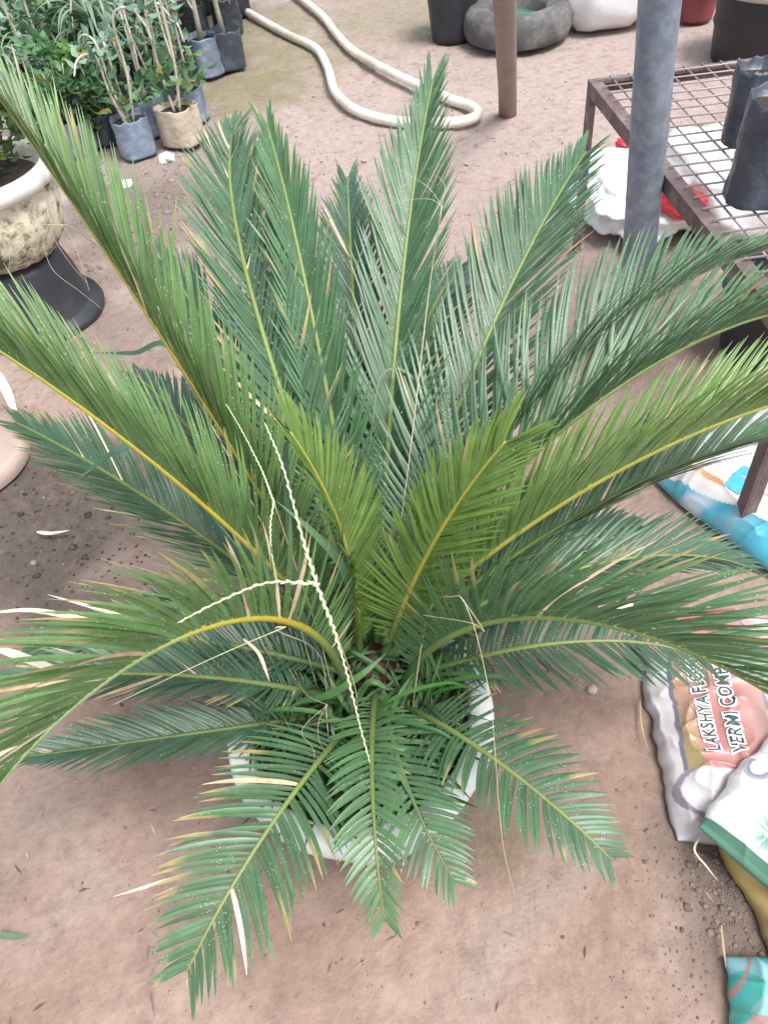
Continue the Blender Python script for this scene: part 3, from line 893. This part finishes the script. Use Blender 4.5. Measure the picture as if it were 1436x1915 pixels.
# ------------------------------------------------------------------ grow bags
def growbag(name, mat, r, h, seed, parent, top_open=True, squash=.85):
    """thin crumpled polybag: flat creased sides, uneven open mouth, soil inside"""
    b = MB()
    nr, na = 18, 44
    vs_, fs = [], []
    rows_ = [(0.0, .002, 0), (.75, .002, 0)] + [(1.0, .012 + (h - .012) * i / nr, 1) for i in range(nr + 1)] + [(.95, h - .004, 2), (.93, h - .03, 2), (0, h - .034, 2)]
    for q, z, kd in rows_:
        for k in range(na):
            a = 2 * math.pi * k / na
            ca, sa = math.cos(a), math.sin(a)
            e = (abs(ca) ** 3 + abs(sa) ** 3) ** (-1 / 3)
            w_ = 1 + .09 * noise.noise((ca * 1.6 + seed * 7, sa * 1.6, z * 9)) + .06 * (abs(noise.noise((ca * 4, sa * 4 + seed * 5, z * 22))) - .2)
            w_ += .05 * (abs(noise.noise((ca * 9 + seed, sa * 9, z * 45))) - .2)
            w_ *= 1 - .12 * (z / h) * (.5 + .5 * math.sin(seed + 2 * a))
            zz = z + (.018 * noise.noise((ca * 2.5 + seed, sa * 2.5, 3)) if z > h * .93 and q > .9 else 0)
            vs_.append((r * q * e * w_ * ca, r * q * e * w_ * sa * .92, zz))
    for j_ in range(len(rows_) - 1):
        for k in range(na):
            k2 = (k + 1) % na
            fs.append((j_ * na + k, j_ * na + k2, (j_ + 1) * na + k2, (j_ + 1) * na + k))
    b.add(vs_, fs)
    b.mi = [1 if f[0] >= (len(rows_) - 2) * na else 0 for f in b.f]
    return b.build(name, [M[mat], M['potsoil']], parent)


def growbag_thing(label, px, py, z, r, h, seed, mat='growbag', lean=(0, 0)):
    o = growbag('grow_bag', mat, r, h, seed, None)
    o.location = at(px, py, z)
    o.rotation_euler = (lean[0], lean[1], seed)
    return tag(o, label, 'grow bag')


growbag_thing('upright black grow bag at the back of the wire table', 1385, 268, TZ + .014, .06, .2, 1.3)
growbag_thing('larger black grow bag in front on the wire table', 1418, 375, TZ + .014, .085, .25, 2.9)
growbag_thing('black grow bag half hidden at the far right table corner', 1470, 205, TZ + .014, .07, .22, 4.4)

# ------------------------------------------------------------------ printed fertiliser bags
def print_bag(label, centre, ux, length, width, thick, paint, seed, name='fertiliser_bag', lift=0.0, nx=150, ny=96, wr=.02):
    """a filled bag: ux its long direction on the ground; paint(x, y) gives the print colour, x,y in metres from the centre"""
    rz = math.atan2(ux[1], ux[0])

    def hgt(x, y):
        s, t = min(1, abs(2 * x / length)), min(1, abs(2 * y / width))
        e = (1 - s ** 5) ** .6 * (1 - t ** 3.2) ** .62
        w_ = noise.noise((x * 7 + seed, y * 7, seed)) * wr * .6 + (1 - abs(noise.noise((x * 6 + seed, y * 13, 2)))) ** 7 * wr * .55 + (1 - abs(noise.noise((x * 17, y * 9 + seed, 6)))) ** 9 * wr * .4
        return lift + .004 + thick * e + w_ * min(1, 3 * e)

    def warp(x, y):
        s, t = 2 * x / length, 2 * y / width
        return (x * (1 - .03 * t * t) + .006 * noise.noise((y * 6, seed, 1)) * abs(s) ** 3, y * (1 - .07 * s ** 4) + (.014 * noise.noise((x * 11, seed, 5)) + .006 * noise.noise((x * 31, seed, 9))) * abs(t) ** 3)

    b = MB()
    vs_, cs, fs = [], [], []
    for i in range(nx + 1):
        for j in range(ny + 1):
            x, y = (i / nx - .5) * length, (j / ny - .5) * width
            X, Y = warp(x, y)
            vs_.append((X, Y, hgt(x, y)))
            gr = 1 - .3 * sstep(.05, .55, noise.noise((x * 8, y * 8, seed + 3)) + .5 * noise.noise((x * 30, y * 30, seed)))
            cs.append(mix3((.3, .24, .2), paint(x, y), gr))
    w1 = ny + 1
    for i in range(nx):
        for j in range(ny):
            fs.append((i * w1 + j, (i + 1) * w1 + j, (i + 1) * w1 + j + 1, i * w1 + j + 1))
    # underside
    ring_ = [i * w1 for i in range(nx + 1)] + [nx * w1 + j for j in range(1, ny + 1)] + [i * w1 + ny for i in range(nx - 1, -1, -1)] + [j for j in range(ny - 1, 0, -1)]
    nb = len(vs_)
    for q in ring_:
        vs_.append((vs_[q][0] * .96, vs_[q][1] * .96, max(lift - .0, .001)))
        cs.append(cs[q])
    m_ = len(ring_)
    for k in range(m_):
        fs.append((ring_[k], nb + k, nb + (k + 1) % m_, ring_[(k + 1) % m_]))
    b.add(vs_, fs, cs)
    root = empty(name, centre, rz)
    tag(root, label, 'bag')
    b.build('sack', M['print'], root, color=True)
    return root, hgt, warp


def text_on(root, hgt, warp, txt, x, y, size, ang=0.0, outline=.0, mat='ink', up=.0025, name='lettering', shear=0.0, stretch=1.0):
    cu = bpy.data.curves.new('txt', 'FONT')
    cu.body = txt
    cu.size = size
    cu.offset = outline
    cu.resolution_u = 3
    cu.space_character = 1.08
    tmp = bpy.data.objects.new('txt', cu)
    COL.objects.link(tmp)
    dg = bpy.context.evaluated_depsgraph_get()
    dg.update()
    me = bpy.data.meshes.new_from_object(tmp.evaluated_get(dg))
    bpy.data.objects.remove(tmp)
    bm = bmesh.new()
    bm.from_mesh(me)
    bmesh.ops.triangulate(bm, faces=bm.faces[:])
    for _ in range(2):
        bmesh.ops.subdivide_edges(bm, edges=[e for e in bm.edges if e.calc_length() > .012], cuts=1, use_grid_fill=False)
        bmesh.ops.triangulate(bm, faces=bm.faces[:])
    ca, sa = math.cos(ang), math.sin(ang)
    for v in bm.verts:
        tx, ty_ = v.co.x * stretch, v.co.y
        px_, py_ = x + tx * ca - ty_ * sa, y + tx * sa + ty_ * ca
        X, Y = warp(px_, py_)
        v.co = Vector((X, Y, hgt(px_, py_) + up))
    bm.to_mesh(me)
    bm.free()
    me.materials.clear()
    me.materials.append(M[mat])
    return link(name, me, root)


PINK, PALE, WHITE_, OLIVE = (.56, .2, .2), (.62, .5, .5), (.74, .72, .74), (.42, .34, .14)


def paint_vermi(x, y):
    # long axis x; panel in the middle, pale side borders
    n_ = .03 * noise.noise((x * 20, y * 20, 1))
    y = y + .006 * math.sin(x * 9)
    c = mix3((.56, .53, .55), (.42, .36, .34), sstep(.1, .5, noise.noise((x * 6, y * 10, 3))))
    if -.06 < y < .115 and x > -.19:
        c = (.44, .2, .19)
        c = mix3(c, (.5, .32, .3), sstep(.1, .3, abs(y - .03) * 3))
        if y > .085: c = mix3((.34, .28, .13), (.42, .23, .18), sstep(-.2, .1, x))
    if abs(y - .119) < .0045 and x > -.195: c = (.16, .15, .2)
    if -.068 < y < -.06 and x > -.15: c = (.3, .26, .3)
    if y < -.068: c = mix3((.66, .5, .52), (.62, .2, .28), sstep(-.09, -.16, y) * (.5 + .5 * math.sin(x * 26)))
    if x < -.15:
        d = math.hypot((x + .195) / .06, (y - .03) / .11)
        if d < 1: c = (.6, .58, .6)
        if .95 < d < 1.08: c = (.25, .22, .27)
    if x > .12: c = mix3(c, (.6, .12, .16), .5 * sstep(.1, .5, noise.noise((x * 11, y * 13, 7)) + .3))
    return tuple(max(0, q + n_) for q in c)


e0, e1 = at(1362, 1398, .1), at(1325, 1245, .1)
ux = (e1 - e0).normalized()
uy = Vector((-ux.y, ux.x, 0))
tl = at(1345, 1397, .1)                                  # where the first text line starts
c_v = tl + ux * (.12) - uy * (.062)
c_v.z = 0
rv, hv, wv = print_bag('pink and white bag lettered LAKSHYA lying at the right edge', c_v, ux, .56, .325, .06, paint_vermi, 3.0, nx=260, ny=150)
for txt, yy, sz in (('LAKSHYA FLOWER', .054, .036), ('VERMI COMPOST', .002, .040)):
    text_on(rv, hv, wv, txt, -.118, yy, sz, 0, .0042, 'inkwhite', .0025, 'letter_outline', stretch=.78)
    text_on(rv, hv, wv, txt, -.118, yy, sz, 0, .0003, 'ink', .0045, 'lettering', stretch=.78)


def paint_blue(x, y):
    c = (.80, .80, .80)
    k = x + .28 + .02 * math.sin(y * 9)
    if k < .07: c = (.75, .42, .22) if k > .058 else (.78, .76, .74)
    if k < .026: c = mix3((.08, .42, .56), (.5, .62, .68), sstep(.1, .5, noise.noise((x * 12, y * 14, 3))))
    if .085 < k < .09: c = (.7, .6, .3)
    if -.2 < y < -.14 and noise.noise((x * 16, y * 9, 4)) > .12: c = (.12, .45, .58) if x < .05 else (.75, .45, .28)
    return c


pC = at(1222, 893, 0)
ub_ = (at(1405, 790, 0) - pC).normalized()
vb_ = Vector((ub_.y, -ub_.x, 0))
c_b = pC + ub_ * .27 + vb_ * .22
rb_, hb_, wb_ = print_bag('white fertiliser bag with cyan label lying under the table', c_b, ub_, .58, .5, .10, paint_blue, 9.0, wr=.02, nx=250, ny=210)
lab_c = rb_.matrix_basis.inverted() @ at(1390, 888, .12)
b = MB()
gvv, gff = [], []
for i in range(9):
    for j in range(5):
        xx, yy = (i / 8 - .5) * .085, (j / 4 - .5) * .05
        ca, sa = math.cos(.1), math.sin(.1)
        X0, Y0 = lab_c.x + xx * ca - yy * sa, lab_c.y + xx * sa + yy * ca
        X, Y = wb_(X0, Y0)
        gvv.append((X, Y, hb_(X0, Y0) + .003))
for i in range(8):
    for j in range(4):
        gff.append((i * 5 + j, (i + 1) * 5 + j, (i + 1) * 5 + j + 1, i * 5 + j + 1))
b.add(gvv, gff)
b.build('printed_label', M['inkcyan'], rb_)


pL, pU = at(1303, 1522, .13), at(1440, 1366, .13)
ug = (pU - pL).normalized()
vg = Vector((ug.y, -ug.x, 0))
c_g = pL + ug * .2 + vg * .15
c_g.z = 0


def on_white(px, py):
    d = at(px, py, .13) - c_g
    return d.x * ug.x + d.y * ug.y, -d.x * ug.y + d.y * ug.x


LEAFP, HOOKP = on_white(1440, 1560), on_white(1428, 1428)


def paint_green(x, y):
    c = (.80, .81, .80)
    if x < -.178: c = (.09, .22, .16)
    if x < -.19: c = (.13, .3, .22)
    dx, dy = x - LEAFP[0], y - LEAFP[1]
    d, a = math.hypot(dx, dy), math.atan2(dy, dx)
    if d < .028 + .02 * noise.noise((a * 3, 2, 5)) and noise.noise((a * 6, d * 12, 1)) > -.08: c = mix3((.1, .32, .25), (.4, .55, .5), sstep(.0, .04, d))
    h_ = math.hypot((x - HOOKP[0]) / 1.5, y - HOOKP[1])
    if .014 < h_ < .024 and x < HOOKP[0] + .012: c = mix3((.25, .26, .33), (.5, .5, .56), sstep(.014, .024, h_))
    return c


rg, hg, wg = print_bag('glossy white bag with a green leaf picture resting on the pink bag', c_g, ug, .40, .30, .05, paint_green, 5.0, nx=200, ny=150, lift=.075, wr=.008)


def paint_pink(x, y):
    c = (.62, .6, .6)
    if y > .08: c = (.66, .58, .5) if y < .12 else (.5, .36, .13) if x > -.02 else (.6, .56, .5)
    if .05 < y < .08: c = (.66, .64, .66)
    if .043 < y < .05: c = (.15, .14, .2)
    if y < .043: c = (.55, .22, .27)
    if x < -.2: c = mix3(c, (.66, .62, .62), .8)
    return tuple(q * (1 + .15 * noise.noise((x * 15, y * 15, 2))) for q in c)


c_p = at(1535, 1700, 0) + Vector((.045, 0, 0))
rp_, hp_, wp_ = print_bag('pink and ochre bag lying below the glossy white bag', c_p, (-.14, 1, 0), .42, .34, .07, paint_pink, 12.0)


def paint_teal(x, y):
    n_ = noise.noise((x * 14, y * 14, 6))
    c = mix3((.05, .42, .46), (.1, .55, .45), sstep(-.3, .3, n_))
    if n_ > .18: c = (.3, .6, .66)
    if abs(noise.noise((x * 9, y * 9, 1))) < .04: c = (.5, .3, .28)
    if y < -.04: c = (.78, .78, .78)
    return c


c_t = at(1500, 1905, 0) + Vector((.02, -.035, 0))
print_bag('turquoise printed bag at the bottom right corner', c_t, (.25, 1, 0), .22, .30, .075, paint_teal, 15.0, nx=90, ny=110)

# ------------------------------------------------------------------ urn on an upturned black pot
ub = at(72, 588)
o = empty('upturned_pot', ub)
tag(o, 'upturned black plastic pot carrying the mossy urn', 'pot')
b = MB()
b.lathe([(.262, .0), (.268, .012), (.262, .03), (.228, .034), (.222, .05), (.205, .16), (.185, .23), (.17, .262), (.0, .265)], 60)
b.build('wall', M['black'], o)
un = empty('urn_planter', ub + Vector((0, 0, .267)))
tag(un, 'fluted cream urn planter stained with moss on a black pot', 'urn')
b = MB()
b.lathe([(0, 0), (.15, 0), (.19, .015), (.222, .06), (.24, .12), (.248, .19), (.243, .245)], 96,
        wob=lambda a, j, z: 1 + (.045 * abs(math.sin(11 * a)) if 1 < j < 6 else 0))
b.build('bowl', M['urn'], un)
b = MB()
b.lathe([(.243, .242), (.262, .25), (.28, .26), (.284, .285), (.276, .31), (.262, .315), (.24, .309), (.235, .295), (.22, .25)], 96)
b.build('rim', M['urnrim'], un)
b = MB()
b.lathe([(0, .275), (.1, .27), (.222, .255)], 40)
b.build('soil', M['potsoil'], un)


def leafcloud(mb, c, rx, rz, n, size, cols, seed, aspect=.55, up_bias=.4):
    r_ = random.Random(seed)
    for i in range(n):
        while True:
            p = Vector((r_.uniform(-1, 1), r_.uniform(-1, 1), r_.uniform(-1, 1)))
            if p.length < 1: break
        p = p * (.55 + .45 * p.length)
        q = Vector(c) + Vector((p.x * rx, p.y * rx, p.z * rz))
        d = Vector((p.x + r_.gauss(0, .5), p.y + r_.gauss(0, .5), up_bias * r_.random() + r_.gauss(0, .35))).normalized()
        w_ = d.cross(Vector((r_.gauss(0, .4), r_.gauss(0, .4), 1))).normalized()
        nn = d.cross(w_)
        s = size * r_.uniform(.6, 1.25)
        a = s * aspect * .5
        col = mix3(cols[0], cols[1], r_.random())
        if r_.random() < .05: col = (.25, .25, .05)
        q1, q2, q3 = q + d * s * .35, q + d * s * .7, q + d * s - nn * s * .15
        mb.add([q, q1 + w_ * a - nn * -.1 * s, q1, q1 - w_ * a + nn * .1 * s, q2 + w_ * a * .8, q2, q2 - w_ * a * .8, q3],
               [(0, 1, 2), (0, 2, 3), (1, 4, 5, 2), (2, 5, 6, 3), (4, 7, 5), (5, 7, 6)], col)


G1 = ((.055, .14, .065), (.14, .28, .12))
G2 = ((.1, .2, .15), (.28, .41, .32))
G3 = ((.08, .18, .04), (.2, .32, .06))
uo = empty('urn_plant', ub + Vector((0, 0, .53)))
tag(uo, 'dark leafy plant growing in the mossy cream urn', 'plant')
b = MB()
leafcloud(b, (.05, .03, .16), .2, .15, 520, .05, ((.02, .055, .015), (.05, .11, .025)), 5)
b.build('foliage', M['bush'], uo, color=True)
b = MB()
for i in range(5):
    a = i * 1.3
    b.tube([(0, .02, .0), (.04 * math.cos(a), .04 * math.sin(a) + .03, .1), (.1 * math.cos(a), .1 * math.sin(a) + .05, .2)], [.005, .004, .002], 6)
b.build('stem', M['cane'], uo)

# beige bowl at the left edge
o = empty('clay_bowl', at(-62, 868))
tag(o, 'upturned beige clay bowl at the left edge of the yard', 'bowl')
MB().lathe([(.205, 0), (.21, .02), (.205, .05), (.196, .055), (.19, .06), (.165, .12), (.12, .16), (.05, .175), (0, .176)], 56).build('wall', M['clay'], o)

# ------------------------------------------------------------------ bagged saplings, upper left
PLANT = {}


def proto_leaves(kind, seed):
    key = (kind, seed)
    if key in PLANT: return PLANT[key]
    r_ = random.Random(seed * 17 + 3)
    lv, st = MB(), MB()
    if kind == 'cane':                              # bare bending canes, few leaves
        for k in range(r_.choice((2, 3, 4))):
            a = r_.random() * 6.28
            d = Vector((math.cos(a), math.sin(a), 0))
            h = r_.uniform(.34, .56)
            top = [Vector((0, 0, 0)) + d * .02, d * .06 + Vector((0, 0, h * .45)), d * .07 + Vector((0, 0, h * .9)), d * .12 + Vector((0, 0, h)), d * .18 + Vector((0, 0, h * .97)), d * .22 + Vector((0, 0, h * .82))]
            P_ = spline(top, 6)
            st.tube(P_, [lerp(.0075, .0045, i / len(P_)) for i in range(len(P_))], 6)
            for m_ in range(5):
                q = P_[r_.randrange(6, len(P_))]
                leafcloud(lv, q, .05, .06, 3, .07, G2, r_.randrange(9999), .4)
        leafcloud(lv, (0, 0, .12), .12, .11, 45, .07, G1, seed)
    elif kind == 'bush':
        for k in range(4):
            a = k * 1.6 + r_.random()
            st.tube([(0, 0, 0), (.03 * math.cos(a), .03 * math.sin(a), .15), (.1 * math.cos(a), .1 * math.sin(a), .36)], [.007, .006, .003], 6)
        for k in range(10):
            c = (r_.uniform(-.16, .16), r_.uniform(-.16, .16), r_.uniform(.0, .42))
            leafcloud(lv, c, .10, .08, 60, .075, G1 if r_.random() < .6 else (G2 if r_.random() < .7 else G3), r_.randrange(9999))
    elif kind == 'strap':
        st.tube([(0, 0, 0), (.01, 0, .1), (0, .01, .2)], [.014, .012, .008], 8)
        for k in range(60):
            a = r_.random() * 6.28
            d = Vector((math.cos(a), math.sin(a), 0))
            h0, l_ = r_.uniform(.03, .3), r_.uniform(.16, .32)
            v, f, c = strip([Vector((0, 0, h0)), d * l_ * .35 + Vector((0, 0, h0 + l_ * .4)), d * l_ * .75 + Vector((0, 0, h0 + l_ * .4)), d * l_ * 1.05 + Vector((0, 0, h0 + l_ * .1))],
                            r_.uniform(.014, .03), (0, 0, 1), (.5, 1, 1, .8, .5, .06), mix3((.07, .16, .09), (.26, .37, .26), r_.random()), 4)
            lv.add(v, f, c)
    elif kind == 'fountain':                        # long arching leaves
        st.tube([(0, 0, 0), (.01, 0, .2), (0, .01, .4)], [.02, .016, .01], 8)
        for k in range(46):
            a = r_.random() * 6.28
            d = Vector((math.cos(a), math.sin(a), 0))
            h0 = r_.uniform(.2, .5)
            l_ = r_.uniform(.3, .5)
            v, f, c = strip([Vector((0, 0, h0)), d * l_ * .35 + Vector((0, 0, h0 + l_ * .5)), d * l_ * .75 + Vector((0, 0, h0 + l_ * .5)), d * l_ * 1.05 + Vector((0, 0, h0 + l_ * .15))],
                            r_.uniform(.014, .024), (0, 0, 1), (.5, 1, 1, .8, .5, .06), mix3((.09, .17, .13), (.3, .39, .33), r_.random()), 4)
            lv.add(v, f, c)
    PLANT[key] = (lv.mesh('leaves', M['bush'], True, True), st.mesh('stem', M['cane']))
    return PLANT[key]


BAGM = {}


def sapling(label, px, py, kind, seed, bagmat, r, h, group=None, sc=1.0, z=0.0):
    loc = at(px, py, z) if not isinstance(px, Vector) else px
    o = empty('bagged_sapling', loc, seed * 1.9)
    tag(o, label, 'sapling', group)
    key = (bagmat, round(r, 3), round(h, 3))
    if key in BAGM:
        link('grow_bag', BAGM[key], o)
    else:
        BAGM[key] = growbag('grow_bag', bagmat, r, h, seed, o).data
    lv, st = proto_leaves(kind, seed % 4)
    for nm, me in (('leaves', lv), ('stem', st)):
        q = link(nm, me, o)
        q.location = (0, 0, h - .04)
        q.scale = (sc, sc, sc)
    return o


sapling('bare cane sapling in the foremost shiny grey bag', 262, 288, 'cane', 1, 'greybag', .10, .19)
sapling('cane sapling in the grey bag just behind the foremost grey bag', 288, 250, 'cane', 2, 'greybag', .10, .20)
sapling('thin cane sapling in the cream bag at the front of the rows', 346, 268, 'cane', 3, 'creambag', .105, .19)
sapling('cane sapling in a small grey bag behind the cream bag', 368, 225, 'cane', 4, 'greybag', .08, .18)
sapling('leafy sapling in the squat dark bag nearest the hose', 432, 128, 'fountain', 5, 'growbag', .10, .22, sc=.9)
sapling('leafy sapling in the pale grey pot beside the squat dark bag', 392, 140, 'fountain', 6, 'greybag', .10, .22, sc=.95)
sapling('bushy sapling in a blue-grey bag at the front row end near the urn', 150, 285, 'bush', 7, 'greybag', .10, .17, sc=.85)
sapling('low bushy sapling beside the two front grey bags', 205, 265, 'bush', 8, 'growbag', .09, .16, sc=.8)
ORD = ('first', 'second', 'third', 'fourth', 'fifth', 'sixth', 'seventh')
rows = [('second row behind front bags', [(60, 265), (110, 225), (170, 205), (225, 198), (300, 192)]),
        ('third row behind front bags', [(20, 205), (80, 180), (140, 162), (215, 152), (280, 150), (340, 165)]),
        ('fourth row behind front bags', [(-15, 150), (50, 130), (120, 115), (190, 105), (260, 108), (325, 115)])]
i = 0
for rown, spots_ in rows:
    for k, (x, y) in enumerate(spots_):
        kd = ('strap', 'cane', 'bush', 'strap', 'cane', 'bush')[i % 6]
        lab = {'bush': 'bushy leafy sapling', 'cane': 'hooked pale cane sapling', 'strap': 'strappy-leaved sapling'}[kd]
        sapling(f'{lab}, {ORD[k]} from left in {rown}', x, y, kd, i + 9, 'darkbag', .09, .18, 'saplings in the crowded rows', rng.uniform(.85, 1.1))
        i += 1
for rown, spots_ in (('row before the last', [(-30, 88), (60, 76), (140, 70), (220, 64), (300, 64), (370, 74), (430, 62)]), ('last row', [(20, 34), (110, 29), (200, 24), (290, 20), (380, 24), (445, 30)])):
    for k, (x, y) in enumerate(spots_):
        sapling(f'arching-leaved plant, {ORD[k]} from left in the {rown} of saplings', x, y, 'fountain', i + 30, 'darkbag', .10, .22, 'arching-leaved plants along the back', rng.uniform(1.0, 1.35))
        i += 1

# ------------------------------------------------------------------ small things on the soil
def stone(label, px, py, r, seed, mat='stone', sq=.6):
    v, f = blob(r, seed, sq, 3)
    b = MB(); b.add(v, f)
    o = b.build('pebble', M[mat])
    p = at(px, py)
    o.location = (p.x, p.y, ground_h(p.x, p.y) + r * sq * .5)
    tag(o, label, 'pebble')


stone('pale round pebble on the soil below the right-hand fronds', 1107, 1290, .011, 2)
stone('white rubble lump beside the foremost grey grow bag', 313, 297, .04, 5, 'white')
stone('flat white scrap of stone on the dark soil near the urn', 232, 342, .045, 7, 'white', .25)


def dead_leaf(label, path, wid, mat='litter', z=.012):
    P_ = [at(x, y, z) for x, y in path]
    v, f, c = strip(P_, wid)
    b = MB(); b.add(v, f, c)
    tag(b.build('fallen_leaf', M[mat]), label, 'leaf')


dead_leaf('small green leaf lying on the soil at the lower left', [(-5, 1748), (25, 1752), (52, 1752)], .012, 'greenleaf')
dead_leaf('pale dried strip lying before the clay bowl', [(-10, 690), (15, 735), (35, 790)], .03, 'bleached', .14)
dead_leaf('thin wiry root arching out of the soil beside the bags', [(1310, 1562), (1298, 1590), (1320, 1620), (1342, 1648)], .004, 'straw', .03)
dead_leaf('dry twig on bare soil left of the pink bag', [(1196, 1310), (1200, 1360), (1212, 1405)], .004, 'litter')
dead_leaf('dry white chips on the dark soil at the left', [(70, 995), (95, 998), (130, 992)], .012, 'bleached')
dead_leaf('straw-coloured twig on soil near the turquoise bag', [(1348, 1730), (1352, 1770), (1357, 1810)], .004, 'litter')
dead_leaf('small dark twig on the soil below the left front frond', [(278, 1768), (275, 1800)], .003, 'rust')
dead_leaf('slender dark twig at the bottom edge of the soil', [(282, 1855), (290, 1905)], .003, 'rust')
